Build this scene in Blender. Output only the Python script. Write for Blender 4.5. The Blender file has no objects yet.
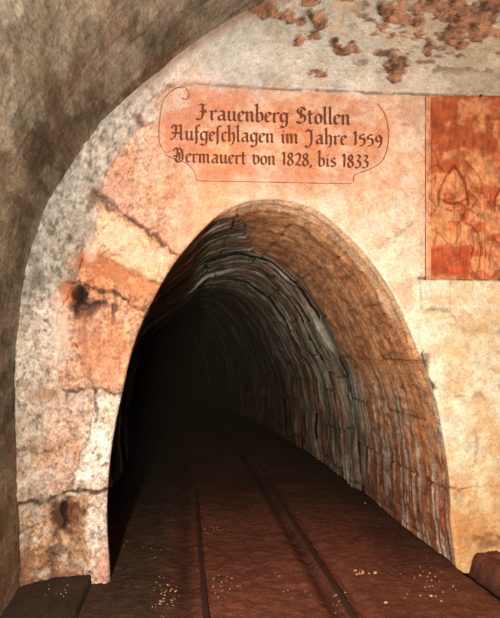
import bpy, math, random
import numpy as np
random.seed(7)
C = bpy.context.scene.collection
# ------------------------------------------------------------------ camera
F, W, H = 560.0, 500, 618
EYE = 1.45
YAW, PITCH = math.atan(65/F*math.cos(math.atan(41/F))), math.atan(41/F)
YW = 3.70                        # distance of the end wall
sy, cy, sp, cp = math.sin(YAW), math.cos(YAW), math.sin(PITCH), math.cos(PITCH)
RIGHT = np.array([cy, -sy, 0]); FWD = np.array([sy*cp, cy*cp, sp]); UP = np.array([-sy*sp, -cy*sp, cp])

def on_wall(px, py, Y=YW):
    """place measured on the photograph -> X, Z on a vertical plane at distance Y"""
    px = np.asarray(px, float); py = np.asarray(py, float)
    a = (px-W/2)/F; b = (H/2-py)/F
    d = [FWD[i] + a*RIGHT[i] + b*UP[i] for i in range(3)]
    t = Y/d[1]
    return d[0]*t, EYE + d[2]*t

def on_floor(px, py, z=0.0):
    a = (px-W/2)/F; b = (H/2-py)/F
    d = FWD + a*RIGHT + b*UP
    t = (z-EYE)/d[2]
    return d[0]*t, d[1]*t

def q_of(X, Z, Y=YW):
    """wall X, Z -> drawing units of the wall chart"""
    Z = Z-EYE
    w = FWD[0]*X + FWD[1]*Y + FWD[2]*Z
    return W/2 + F*(RIGHT[0]*X + RIGHT[1]*Y)/w, H/2 - F*(UP[0]*X + UP[1]*Y + UP[2]*Z)/w

# ------------------------------------------------------------------ noise
def _h(ix, iy, iz, seed):
    n = (ix.astype(np.int64)*374761393 + iy.astype(np.int64)*668265263 + iz.astype(np.int64)*2147483647 + seed*1274126177) & 0xffffffff
    n = ((n ^ (n >> 13))*1274126177) & 0xffffffff
    n = ((n ^ (n >> 16))*2246822519) & 0xffffffff
    return ((n ^ (n >> 15)) & 0xffffff)/float(0xffffff)

def vnoise(x, y, z=None, seed=0):
    x, y = np.broadcast_arrays(np.asarray(x, float), np.asarray(y, float))
    z = np.zeros_like(x) if z is None else np.broadcast_to(np.asarray(z, float), x.shape)
    x0, y0, z0 = np.floor(x), np.floor(y), np.floor(z)
    fx, fy, fz = x-x0, y-y0, z-z0
    fx, fy, fz = [f*f*f*(f*(f*6-15)+10) for f in (fx, fy, fz)]
    r = 0
    for i in (0, 1):
        for j in (0, 1):
            for k in (0, 1):
                r = r + (fx if i else 1-fx)*(fy if j else 1-fy)*(fz if k else 1-fz)*_h(x0+i, y0+j, z0+k, seed)
    return r*2-1

def fbm(x, y, z=None, oct=4, seed=0, gain=0.5):
    a, s, r, n = 1.0, 1.0, 0, 0
    for o in range(oct):
        r = r + a*vnoise(x*s+o*17.3, y*s-o*9.1, None if z is None else z*s, seed+o)
        n += a; a *= gain; s *= 2.03
    return r/n

def ridge(x, y, z=None, oct=3, seed=0):
    a, s, r, n = 1.0, 1.0, 0, 0
    for o in range(oct):
        r = r + a*(1-np.abs(vnoise(x*s+o*11.3, y*s+o*5.7, None if z is None else z*s, seed+o))*2)
        n += a; a *= .5; s *= 2.1
    return r/n

def sst(e0, e1, x):
    t = np.clip((x-e0)/(e1-e0), 0, 1); return t*t*(3-2*t)

def lin(c):
    c = np.asarray(c, float)/255.0
    return np.where(c <= .04045, c/12.92, ((c+.055)/1.055)**2.4)

def dist_poly(x, y, pts, closed=False):
    d = np.full(np.shape(x), 1e9)
    P = list(pts) + ([pts[0]] if closed else [])
    for (x0, y0), (x1, y1) in zip(P[:-1], P[1:]):
        vx, vy = x1-x0, y1-y0
        t = np.clip(((x-x0)*vx + (y-y0)*vy)/(vx*vx+vy*vy+1e-9), 0, 1)
        d = np.minimum(d, np.hypot(x-x0-t*vx, y-y0-t*vy))
    return d

def inside(x, y, pts):
    c = np.zeros(np.shape(x), bool)
    for (x0, y0), (x1, y1) in zip(pts, pts[1:]+pts[:1]):
        cond = ((y0 > y) != (y1 > y))
        with np.errstate(divide='ignore', invalid='ignore'):
            xi = (x1-x0)*(y-y0)/((y1-y0) if y1 != y0 else 1e-9) + x0
        c ^= cond & (x < xi)
    return c

def sdf(x, y, pts):                 # negative inside
    d = dist_poly(x, y, pts, True)
    return np.where(inside(x, y, pts), -d, d)

def catmull(pts, n):
    P = np.array(pts, float)
    P = np.vstack([2*P[0]-P[1], P, 2*P[-1]-P[-2]])
    out = []
    for i in range(1, len(P)-2):
        for t in np.linspace(0, 1, 12, endpoint=False):
            a, b, c, d = P[i-1:i+3]
            out.append(.5*((2*b)+(-a+c)*t+(2*a-5*b+4*c-d)*t*t+(-a+3*b-3*c+d)*t**3))
    out.append(P[-2]); out = np.array(out)
    L = np.concatenate([[0], np.cumsum(np.hypot(*np.diff(out, axis=0).T))])
    u = np.linspace(0, L[-1], n)
    return np.stack([np.interp(u, L, out[:, 0]), np.interp(u, L, out[:, 1])], 1)

# ------------------------------------------------------------------ mesh helpers
def tag(o, label=None, cat=None, group=None, kind=None):
    for k, v in (('label', label), ('category', cat), ('group', group), ('kind', kind)):
        if v: o[k] = v
    return o

def empty(name, loc):
    o = bpy.data.objects.new(name, None); C.objects.link(o); o.location = loc
    o.empty_display_size = .1
    return o

def link_mesh(name, verts, faces, mat, parent=None, col=None, smooth=True):
    """verts in world space; the object's origin is put at the middle of its base"""
    v = np.asarray(verts, float).reshape(-1, 3)
    org = np.array([(v[:, 0].min()+v[:, 0].max())/2, (v[:, 1].min()+v[:, 1].max())/2, v[:, 2].min()])
    me = bpy.data.meshes.new(name)
    f = np.asarray(faces) if not isinstance(faces, list) else faces
    me.from_pydata((v-org).tolist(), [], f.tolist() if hasattr(f, 'tolist') else f)
    me.polygons.foreach_set('use_smooth', [smooth]*len(me.polygons))
    if col is not None:
        a = me.color_attributes.new('Col', 'FLOAT_COLOR', 'POINT')
        rgba = np.ones((len(v), 4)); rgba[:, :3] = np.clip(col, 0, .92)
        a.data.foreach_set('color', rgba.ravel())
    me.materials.append(mat); me.update()
    o = bpy.data.objects.new(name, me); C.objects.link(o)
    if parent is not None:
        o.parent = parent; o.location = org-np.array(parent.location)
        if parent.parent is not None: o.location = org-np.array(parent.location)-np.array(parent.parent.location)
    else: o.location = org
    return o

def grid_faces(nu, nv, flip=False):
    i, j = np.meshgrid(np.arange(nu-1), np.arange(nv-1), indexing='ij')
    a = i*nv+j
    f = np.stack([a, a+nv, a+nv+1, a+1], -1).reshape(-1, 4)
    return f[:, ::-1] if flip else f

def sub_mesh(name, V, Fs, mask, mat, parent, col):
    f = Fs[mask]
    idx, inv = np.unique(f, return_inverse=True)
    return link_mesh(name, V[idx], inv.reshape(-1, 4), mat, parent, None if col is None else col[idx])

# ------------------------------------------------------------------ materials
def material(name, rough=.9, bump=.3, scale=60, vary=.18, col=None, stretch=(1, 1, 1), spec=.25, metal=0, bdist=.004, specks=0.0):
    m = bpy.data.materials.new(name); m.use_nodes = True
    nt = m.node_tree; N = nt.nodes; L = nt.links
    b = N['Principled BSDF']
    b.inputs['Roughness'].default_value = rough; b.inputs['Metallic'].default_value = metal
    b.inputs['Specular IOR Level'].default_value = spec
    tc = N.new('ShaderNodeNewGeometry'); mp = N.new('ShaderNodeMapping'); mp.inputs['Scale'].default_value = stretch
    L.new(tc.outputs['Position'], mp.inputs['Vector'])
    n1 = N.new('ShaderNodeTexNoise'); n1.inputs['Scale'].default_value = scale; n1.inputs['Detail'].default_value = 6; n1.inputs['Roughness'].default_value = .65
    n2 = N.new('ShaderNodeTexNoise'); n2.inputs['Scale'].default_value = scale*.35; n2.inputs['Detail'].default_value = 5
    for n in (n1, n2): L.new(mp.outputs[0], n.inputs['Vector'])
    if col is None:
        src = N.new('ShaderNodeAttribute'); src.attribute_name = 'Col'; co = src.outputs['Color']
    else:
        src = N.new('ShaderNodeRGB'); src.outputs[0].default_value = (*lin(col), 1); co = src.outputs[0]
    mr = N.new('ShaderNodeMapRange'); mr.inputs['From Min'].default_value = .3; mr.inputs['From Max'].default_value = .7
    mr.inputs['To Min'].default_value = 1-vary; mr.inputs['To Max'].default_value = 1+vary*.6
    L.new(n1.outputs['Fac'], mr.inputs['Value'])
    mr2 = N.new('ShaderNodeMapRange'); mr2.inputs['From Min'].default_value = .3; mr2.inputs['From Max'].default_value = .7
    mr2.inputs['To Min'].default_value = 1-vary*.6; mr2.inputs['To Max'].default_value = 1+vary*.4
    L.new(n2.outputs['Fac'], mr2.inputs['Value'])
    mu = N.new('ShaderNodeMath'); mu.operation = 'MULTIPLY'; L.new(mr.outputs[0], mu.inputs[0]); L.new(mr2.outputs[0], mu.inputs[1])
    vm = N.new('ShaderNodeVectorMath'); vm.operation = 'SCALE'; L.new(co, vm.inputs[0]); L.new(mu.outputs[0], vm.inputs['Scale'])
    if specks:
        n3 = N.new('ShaderNodeTexNoise'); n3.inputs['Scale'].default_value = scale*.9; n3.inputs['Detail'].default_value = 4; n3.inputs['Roughness'].default_value = .7
        n3.inputs['Distortion'].default_value = .6; L.new(mp.outputs[0], n3.inputs['Vector'])
        m3 = N.new('ShaderNodeMapRange'); m3.inputs['From Min'].default_value = .33; m3.inputs['From Max'].default_value = .45
        m3.inputs['To Min'].default_value = 1-specks; m3.inputs['To Max'].default_value = 1
        L.new(n3.outputs['Fac'], m3.inputs['Value'])
        v3 = N.new('ShaderNodeVectorMath'); v3.operation = 'SCALE'; L.new(vm.outputs[0], v3.inputs[0]); L.new(m3.outputs[0], v3.inputs['Scale']); vm = v3
    L.new(vm.outputs[0], b.inputs['Base Color'])
    bp = N.new('ShaderNodeBump'); bp.inputs['Strength'].default_value = bump; bp.inputs['Distance'].default_value = bdist
    L.new(n1.outputs['Fac'], bp.inputs['Height']); L.new(bp.outputs[0], b.inputs['Normal'])
    return m

M_WALL = material('lime_plaster_stone', .92, .9, 80, .22, bdist=.006, specks=.35)
M_LIN = material('wet_tunnel_stone', .62, 1.0, 75, .4, spec=.35, bdist=.010, specks=.65, stretch=(1, .4, 1))
M_VAULT = material('old_vault_plaster', .95, .7, 95, .4, specks=.6, stretch=(1, .35, 1))
M_FLOOR = material('mine_earth', .85, 1.0, 55, .35, bdist=.012, spec=.12)
M_PANEL = material('red_carved_stone', .8, .5, 110, .2, specks=.25)
M_INK = material('dark_red_paint', .9, .3, 200, .35, col=(112, 62, 40))
M_LINE = material('brown_outline_paint', .9, .3, 200, .3, col=(150, 88, 58))
M_RAIL = material('rusty_iron', .6, .7, 150, .4, col=(74, 48, 38), spec=.2)
M_CHIP = material('pale_stone_chip', .9, .5, 150, .2, col=(215, 165, 115))
M_PEG = material('blackened_wood', .8, .7, 120, .4, col=(85, 58, 46))

# ------------------------------------------------------------------ wall chart (measured outlines)
MOUTH = [(110, 592), (109, 560), (107, 530), (107, 500), (110, 460), (115, 425), (122, 393), (132, 350), (144, 317), (153, 300), (164, 279),
         (175, 262), (186, 248), (200, 232), (217, 216), (235, 206), (250, 201), (267, 199), (285, 200), (302, 204), (320, 212), (336, 224),
         (352, 239), (366, 254), (381, 274), (395, 297), (408, 324), (420, 354), (430, 378), (438, 404), (443, 430), (448, 460), (451, 490),
         (452, 525), (458, 574)]
OUTER_L = [(23, 596), (19, 520), (17, 440), (17, 370), (21, 310), (30, 260), (45, 215), (66, 172), (95, 134), (130, 100), (170, 66), (210, 37), (250, 14), (290, -3)]

def to_wall(pts): 
    a = np.array(pts, float); x, z = on_wall(a[:, 0], a[:, 1]); return list(zip(x.tolist(), z.tolist()))
mouth_w = to_wall(MOUTH); mouth_w[0] = (mouth_w[0][0], -.05); mouth_w[-1] = (mouth_w[-1][0], -.05)
ol = to_wall([(185+(x-185)*.962, 350+(y-350)*.975) for x, y in OUTER_L]); ol[0] = (ol[0][0], -.05)
AX = 1.55                                              # axis of the big vault
top = [(AX-.45, ol[-1][1]+.14), (AX, ol[-1][1]+.20), (AX+.45, ol[-1][1]+.14)]
outer_w = ol + top + [(2*AX-x, z) for x, z in ol[::-1]]

BANDLINE = [(40, 620), (46, 490), (52, 400), (58, 330), (72, 287), (84, 262), (94, 228), (101, 196), (115, 165), (131, 134), (150, 106), (168, 91), (195, 84), (300, 89),
            (420, 94), (500, 97), (740, 107), (1100, 107)]
BANDPOLY = BANDLINE + [(1100, -900), (-200, -900), (-200, 620)]
# joints and two painted shadow lines: points, half width, depth (m), strength of the stain
JOINTS_AND_SHADE = [
    ([(98, 194), (118, 208), (140, 225), (160, 238), (181, 256)], 2.6, .018, .75),
    ([(92, 252), (112, 262), (140, 277), (165, 285)], 1.6, .008, .45),
    ([(66, 284), (84, 283), (100, 292), (118, 296), (140, 308), (152, 313)], 2.2, .018, .85),
    ([(62, 392), (80, 390), (95, 388), (110, 392), (124, 395)], 1.8, .014, .75),
    ([(93, 398), (92, 420), (88, 440), (80, 460), (73, 492)], 1.3, .006, .55),
    ([(24, 497), (45, 497), (60, 494), (73, 491), (90, 494), (108, 492)], 2.4, .02, .9),
    ([(90, 364), (93, 380), (97, 392)], 2.0, .012, .8),
    ([(168, 91), (195, 85), (300, 90), (420, 94.5), (500, 97.5), (740, 108)], 1.1, .010, .7),  # shadow line under the band edge, painted dark along a groove
    ([(420, 278), (460, 278.5), (620, 281)], 1.7, .02, .9),  # stands for the shadow beneath the red panel, painted dark in a groove
    ([(421, 281), (422, 309), (451, 310), (451, 281)], 1.1, .006, .3),
    ([(421, 311), (450, 311), (458, 326), (470, 331), (488, 335), (510, 333)], 1.5, .006, .35),
    ([(448, 491), (460, 492), (467, 489)], 1.8, .018, .85),
    ([(467, 489), (485, 486), (520, 488)], 1.4, .004, .3),
    ([(379, 246), (395, 236), (411, 224)], 2.2, .004, .35),
    ([(101, 196), (108, 210), (118, 216)], 3.0, .010, .6),
    ([(424, 97), (424, 278)], .8, .006, .2),
    ([(455, 397), (470, 401), (478, 396), (484, 402)], 1.2, .004, .45),
    ([(476, 432), (478, 450), (475, 466)], 2.0, .004, .3),
]
# dark stains: x, y, rx, ry, colour, strength
STAINS = [
    (79, 300, 9, 15, (38, 24, 20), 1.0), (88, 308, 11, 12, (60, 36, 26), .85), (114, 312, 3, 14, (60, 36, 28), .8), (100, 305, 10, 4, (80, 45, 32), .7),
    (84, 335, 5, 30, (150, 90, 60), .6), (97, 345, 3, 28, (140, 95, 70), .5), (66, 296, 10, 12, (190, 105, 65), .7),
    (66, 515, 14, 18, (70, 42, 30), .9), (68, 512, 4, 16, (28, 18, 16), .9), (78, 520, 8, 20, (120, 70, 45), .6), (52, 548, 5, 6, (90, 60, 45), .6),
    (62, 548, 8, 5, (85, 62, 48), .6), (95, 262, 20, 9, (176, 104, 66), .8), (118, 276, 20, 7, (190, 116, 74), .75), (140, 289, 14, 6, (205, 128, 84), .6), (120, 236, 22, 10, (246, 206, 178), .5), (145, 256, 20, 8, (250, 210, 180), .5), (108, 350, 22, 34, (206, 134, 94), .45), (101, 200, 11, 9, (120, 92, 72), .8),
    (92, 250, 6, 14, (235, 200, 175), .5), (97, 405, 2.5, 12, (70, 45, 35), .7), (427, 368, 5, 13, (90, 56, 40), .9), (432, 386, 5, 11, (58, 38, 30), .95), (82, 297, 9, 9, (26, 18, 16), .9), (100, 303, 8, 3, (50, 30, 24), .8),
    (140, 125, 6, 6, (110, 70, 52), .7), (408, 292, 9, 12, (225, 165, 130), .6), (475, 325, 20, 8, (225, 190, 150), .5), (470, 530, 24, 16, (220, 150, 90), .6),
    (492, 540, 18, 6, (150, 95, 60), .7), (452, 300, 0.1, 0.1, (0, 0, 0), 0), (58, 575, 30, 4, (110, 70, 50), .6), (104, 560, 7, 16, (214, 150, 125), .6),
    (30, 560, 8, 20, (140, 90, 60), .6), (47, 397, 16, 6, (160, 120, 80), .5), (40, 282, 16, 8, (120, 110, 92), .5), (63, 330, 8, 24, (214, 190, 172), .6),
    (407, 112, 12, 14, (205, 150, 118), .6), (120, 190, 16, 12, (222, 160, 130), .4),
]
PEELS = [(268, 21, 26, 5.5), (252, 17, 8, 3), (305, 7, 9, 6), (298, 25, 6, 4), (314, 36, 6, 7), (318, 22, 9, 7), (341, 51, 10, 5), (352, 49, 7, 5), (336, 46, 6, 5),
         (395, 70, 9, 11), (402, 64, 7, 7), (427, 48, 5, 8), (392, 12, 15, 7), (404, 22, 20, 6), (425, 10, 16, 6), (447, 15, 14, 8), (470, 22, 22, 8),
         (474, 38, 8, 8), (490, 12, 14, 9), (300, 43, 6, 5), (322, 76, 8, 3), (310, 75, 4, 2), (346, 4, 7, 4), (454, 30, 10, 5), (440, 4, 22, 4),
         (520, 20, 22, 9), (560, 40, 15, 9), (600, 15, 30, 9), (650, 50, 18, 12), (255, 1, 10, 3)]
RBF = [
    (130, 180, 236, 184, 156), (160, 230, 238, 180, 148), (200, 200, 242, 192, 164), (280, 190, 244, 200, 176), (340, 206, 246, 212, 186), (400, 150, 248, 208, 180),
    (400, 200, 250, 212, 186), (400, 250, 250, 222, 194), (410, 105, 222, 182, 156), (440, 340, 254, 236, 206), (480, 340, 250, 226, 186), (470, 420, 255, 238, 206),
    (495, 400, 252, 230, 196), (490, 480, 248, 220, 178), (462, 520, 246, 205, 150), (495, 530, 230, 180, 125), (435, 290, 253, 236, 206), (480, 300, 246, 212, 174),
    (120, 240, 226, 164, 124), (98, 270, 202, 130, 88), (140, 280, 232, 174, 134), (125, 340, 222, 158, 118), (90, 345, 208, 146, 108), (55, 345, 206, 186, 166),
    (33, 350, 172, 164, 148), (60, 430, 200, 172, 150), (42, 460, 184, 158, 138), (108, 430, 244, 224, 204), (100, 475, 238, 214, 192), (101, 520, 238, 220, 200), (70, 470, 205, 175, 150),
    (45, 530, 192, 162, 132), (60, 560, 196, 150, 118), (100, 575, 220, 168, 142), (32, 500, 180, 152, 130), (28, 580, 150, 110, 80),
    (35, 270, 150, 146, 130), (55, 250, 168, 163, 150), (75, 220, 172, 166, 152), (88, 190, 160, 156, 142), (100, 150, 190, 185, 174), (130, 108, 200, 192, 180),
    (170, 75, 208, 202, 192), (230, 62, 208, 202, 194), (300, 62, 208, 196, 182), (350, 70, 216, 204, 188), (372, 72, 232, 214, 194), (430, 80, 226, 206, 180),
    (470, 70, 214, 186, 150), (240, 30, 176, 162, 142), (290, 30, 196, 180, 160), (350, 22, 206, 188, 164), (420, 35, 200, 172, 140), (480, 50, 205, 176, 140),
    (25, 430, 150, 142, 126), (190, 100, 226, 168, 138), (600, 200, 246, 212, 180), (600, 450, 250, 225, 185), (600, 50, 208, 185, 155), (300, 130, 236, 180, 148)]

TINTS = [([(104, 192), (118, 160), (140, 128), (165, 120), (190, 190), (196, 228), (181, 250), (118, 212)], (230, 172, 144), .75),
    ([(100, 203), (178, 260), (168, 287), (92, 250)], (240, 188, 150), .8), ([(88, 252), (166, 287), (154, 312), (118, 294), (76, 282)], (206, 142, 102), .7),
    ([(62, 288), (152, 315), (124, 394), (95, 389), (62, 390)], (214, 160, 128), .8), ([(38, 300), (62, 296), (60, 385), (42, 380)], (214, 192, 174), .7),
    ([(95, 396), (124, 396), (112, 450), (108, 490), (75, 488), (82, 455), (92, 420)], (248, 228, 212), .9),
    ([(48, 398), (92, 400), (85, 440), (72, 488), (45, 490)], (206, 168, 146), .85), ([(88, 496), (108, 494), (108, 560), (96, 575), (88, 540)], (246, 226, 208), .8),
    ([(45, 500), (88, 498), (88, 540), (96, 575), (40, 580)], (178, 134, 100), .7), ([(196, 92), (400, 95), (400, 190), (300, 198), (200, 200)], (242, 184, 150), .5)]

CART = [(197, 181), (193, 171), (184, 163), (168, 157), (161, 148), (158, 132), (160, 112), (167, 98), (178, 91), (190, 88), (362, 93), (376, 100), (385, 114),
        (389, 130), (388, 148), (382, 161), (370, 169), (356, 175), (353, 184), (275, 183)]
PAN = [(425, 98), (640, 105), (640, 281.5), (425, 277)]

def wall_fields(X, Z):
    """relief (m, towards the viewer) and colour of the end wall as functions of the place on it"""
    x, y = q_of(X, Z)
    wx = x + 4.5*fbm(x/22, y/22, oct=3, seed=3) + 2.6*fbm(x/6, y/6, oct=3, seed=31)
    wy = y + 4.5*fbm(x/22, y/22, oct=3, seed=9) + 2.6*fbm(x/6, y/6, oct=3, seed=37)
    num = np.zeros(x.shape+(3,)); den = np.zeros(x.shape)
    for (a, b, r, g, bl) in RBF:
        w = np.exp(-((wx-a)**2+(wy-b)**2)/(2*26.0**2)) + 1e-7/(1+((x-a)**2+(y-b)**2)/9e3)
        num += w[..., None]*lin((r, g, bl)); den += w
    col = num/den[..., None]
    bs = sdf(wx, wy, BANDPOLY)
    band = sst(1.2, -1.2, bs)
    lowleft = sst(290, 330, y)*(x < 120)                   # the band thins out down the left jamb
    # band colour: grey lime mortar wherever the band is, never pink
    grey = lin((200, 194, 182))*np.ones_like(col)
    gmask = band*(1-lowleft)
    for pts, c, st in TINTS:
        k = st*sst(2.5, -2.5, sdf(wx, wy, pts))[..., None]; col = col*(1-k) + k*lin(c)
    lum = col.mean(-1, keepdims=True)
    col = col*(1-.35*gmask[..., None]) + .35*gmask[..., None]*grey*(lum/ .55)
    pink = (1-band)*(1-lowleft)
    # mottling
    n1 = fbm(x/30, y/30, oct=5, seed=5); n2 = fbm(x/7, y/7, oct=4, seed=6); n3 = fbm(x/2.6, y/2.6, oct=3, seed=8, gain=.8)*1.3
    rough_left = sst(210, 90, x)
    ll = np.clip(rough_left + .8*sst(200, 150, x), 0, 1.6)
    amp = 1-.6*sst(3, -3, sdf(x, y, CART))
    col *= (1 + .16*n1 + (.16+.16*ll)*n2*amp + (.18+.30*ll*(1-.45*gmask))*n3*amp + .18*gmask*n1)[..., None]
    orange = sst(-.05, .40, fbm(x/24, y/32, oct=5, seed=51))*(1-gmask)
    col = col*(1-orange[..., None]*(1-np.array([.95, .85, .76])))
    bl = sst(.10, .30, fbm(x/12+7, y/12, oct=4, seed=52))*(1-.4*gmask)
    col = col*(1-bl[..., None]*(.45-.2*rough_left[..., None])*(1-np.array([.90, .72, .52])))
    worm = sst(.74, .88, ridge(wx/8, wy/8, oct=2, seed=14))*sst(-.15, .35, fbm(x/28, y/28, oct=2, seed=15))
    worm *= (.30+.70*rough_left)*(1-.35*gmask)
    col *= 1-.80*worm[..., None]*np.array([.8, 1, 1.08])
    pits = sst(.42, .62, vnoise(x/3.1, y/3.1, seed=21))*sst(.0, .4, vnoise(x/19, y/19, seed=22))
    col = col*(1-.35*pits[..., None]*(.3+.7*rough_left[..., None]))
    # light lime scabs low on the left jamb and on the mortar band
    scab = sst(.12, .32, fbm(x/8, y/8, oct=4, seed=61))*np.maximum(lowleft, gmask*rough_left)
    col = col*(1-.35*scab[..., None]) + .35*scab[..., None]*lin((226, 216, 200))
    dk = sst(.06, .30, fbm(x/5.5+50, y/5.5, oct=5, seed=63, gain=.65))*np.maximum(lowleft*(.45+.55*sst(470, 520, y)), gmask*rough_left)
    col = col*(1-.46*dk[..., None]*np.array([.92, .96, 1.05]))
    col = col*(1-.10*sst(215, 120, x)[..., None])  # left side dimmed in the colour, in place of weaker light there
    # relief
    z = .010*fbm(x/40, y/40, oct=4, seed=2) + .005*n2*(.5+rough_left) + .0022*n3*(.4+rough_left) - .0035*worm - .003*pits + .004*scab
    rgh = sst(-.1, .5, fbm(x/13, y/13, oct=5, seed=71))
    z += .020*rgh*gmask*rough_left + .014*rgh*lowleft
    cart = sst(3, -3, sdf(x, y, CART)); z = z*(1-.75*cart)
    z += .018*band*(1-.8*lowleft)
    # voussoir of the arch on the left stands a little proud
    vou = sst(2.5, -2.5, sdf(wx, wy, [(100, 198), (180, 257), (152, 311), (118, 294), (76, 282), (86, 262), (94, 225)]))
    z += .014*vou
    # peeled plaster
    pm = np.zeros_like(x)
    ex = x + 7*fbm(x/9, y/9, oct=4, seed=41); ey = y + 6*fbm(x/9, y/9, oct=4, seed=42)
    for (a, b, rx, ry) in PEELS:
        pm = np.maximum(pm, sst(1.15, .95, np.hypot((ex-a)/rx, (ey-b)/ry)))
    extra = sst(.22, .28, fbm(x/20+3, y/9, oct=5, seed=44))*sst(80, 50, y)*sst(330, 400, x)
    pm = np.maximum(pm, extra)*band
    pc = lin((158, 112, 86))*np.clip(1+1.0*n2+.8*n3+.5*n1, .25, 1.8)[..., None]
    rimp = pm*(1-pm)*4; col = col*(1-.45*rimp[..., None])
    col = col*(1-pm[..., None]) + pm[..., None]*pc
    z -= (.018+.008*n2)*pm
    halo = sst(.18, .40, fbm(x/16+9, y/10, oct=5, seed=46))*band*sst(240, 380, x)*sst(95, 40, y)*(1-pm)
    col = col*(1-.5*halo[..., None]) + .5*halo[..., None]*lin((206, 158, 112))
    crk = sst(.72, .92, ridge(wx/16, wy/9, oct=3, seed=47))*band*sst(230, 300, x)*sst(90, 60, y)
    col = col*(1-.55*crk[..., None]); z -= .006*crk
    # joints and painted shadow lines
    for pts, hw, dep, st in JOINTS_AND_SHADE:
        x0, x1 = min(p[0] for p in pts)-12, max(p[0] for p in pts)+12; y0, y1 = min(p[1] for p in pts)-12, max(p[1] for p in pts)+12
        m = (x > x0) & (x < x1) & (y > y0) & (y < y1)
        if not m.any(): continue
        straight = dep == .02 and pts[0][0] == 420 or hw == 1.1
        d = dist_poly((x if straight else wx)[m], (y if straight else wy)[m], pts)
        brk = .55+.45*sst(-.35, .1, fbm(x[m]/9, y[m]/9, oct=2, seed=33))
        hv = hw*(.75 if straight else .62+.45*fbm(x[m]/7, y[m]/7, oct=3, seed=34))
        g = sst(hv+.8, hv-.7, d)*brk
        z[m] -= dep*g
        soft = sst(hw*4.5, hw*.6, d)*np.clip(.35+.8*fbm(x[m]/5, y[m]/5, oct=3, seed=35), 0, 1)*(.25 if straight else 1)
        k = np.clip(st*g, 0, 1)[..., None]; k2 = (soft*st*.75)[..., None]
        col[m] = col[m]*(1-k2) + k2*lin((138, 92, 66))
        col[m] = col[m]*(1-k) + k*lin((62, 40, 30))
    for (a, b, rx, ry, c, st) in STAINS:
        if st == 0: continue
        d = np.hypot((wx-a)/rx, (wy-b)/ry)/1.22 + .45*n2
        k = (st*sst(1.2, .45, d))[..., None]
        col = col*(1-k) + k*lin(c)
    # hollows
    for (a, b, rx, ry, dep) in [(78, 295, 5, 9, .03), (86, 303, 8, 6, .022), (114, 309, 2, 9, .012), (67, 512, 3, 15, .03), (77, 515, 3, 9, .015), (426, 366, 6, 13, .05),
                                (431, 386, 6, 11, .06), (52, 548, 4, 4, .012), (140, 125, 4, 4, .01)]:
        z -= dep*sst(1.25, .5, np.hypot((wx-a)/rx, (wy-b)/ry))
    thin = sst(.80, .95, ridge(wx/26+3, wy/20, oct=3, seed=95))*sst(.0, .35, fbm(x/30, y/30, oct=3, seed=96))*sst(400, 430, x)*sst(280, 300, y)
    col = col*(1-.5*thin[..., None]*np.array([.8, 1, 1.1])); z -= .005*thin
    ob = sst(.08, .34, fbm(x/15, y/10, oct=5, seed=97))*sst(400, 430, x)*(.35*sst(280, 300, y)+.6*sst(480, 515, y)); col = col*(1-ob[..., None]) + ob[..., None]*lin((226, 160, 98))
    # painted field of the inscription: reddish wash, patchy
    wash = sst(7, -9, sdf(x, y, CART))*sst(-.15, .6, .6*n2+ fbm(x/22, y/15, oct=4, seed=81)+.25*sst(150, 200, x)+.35*np.exp(-((x-350)/50)**2-((y-150)/25)**2)+.3*np.exp(-((x-225)/40)**2-((y-170)/12)**2))
    col = col*(1-.6*wash[..., None]) + .6*wash[..., None]*lin((204, 116, 72))
    # where the wall turns into the vault: hollow fillet
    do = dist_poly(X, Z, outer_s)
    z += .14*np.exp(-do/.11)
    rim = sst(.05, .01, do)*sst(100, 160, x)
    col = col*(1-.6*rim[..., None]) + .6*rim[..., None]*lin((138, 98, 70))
    return z, col, x, y

outer_s = [tuple(p) for p in catmull(outer_w, 90)]

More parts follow.
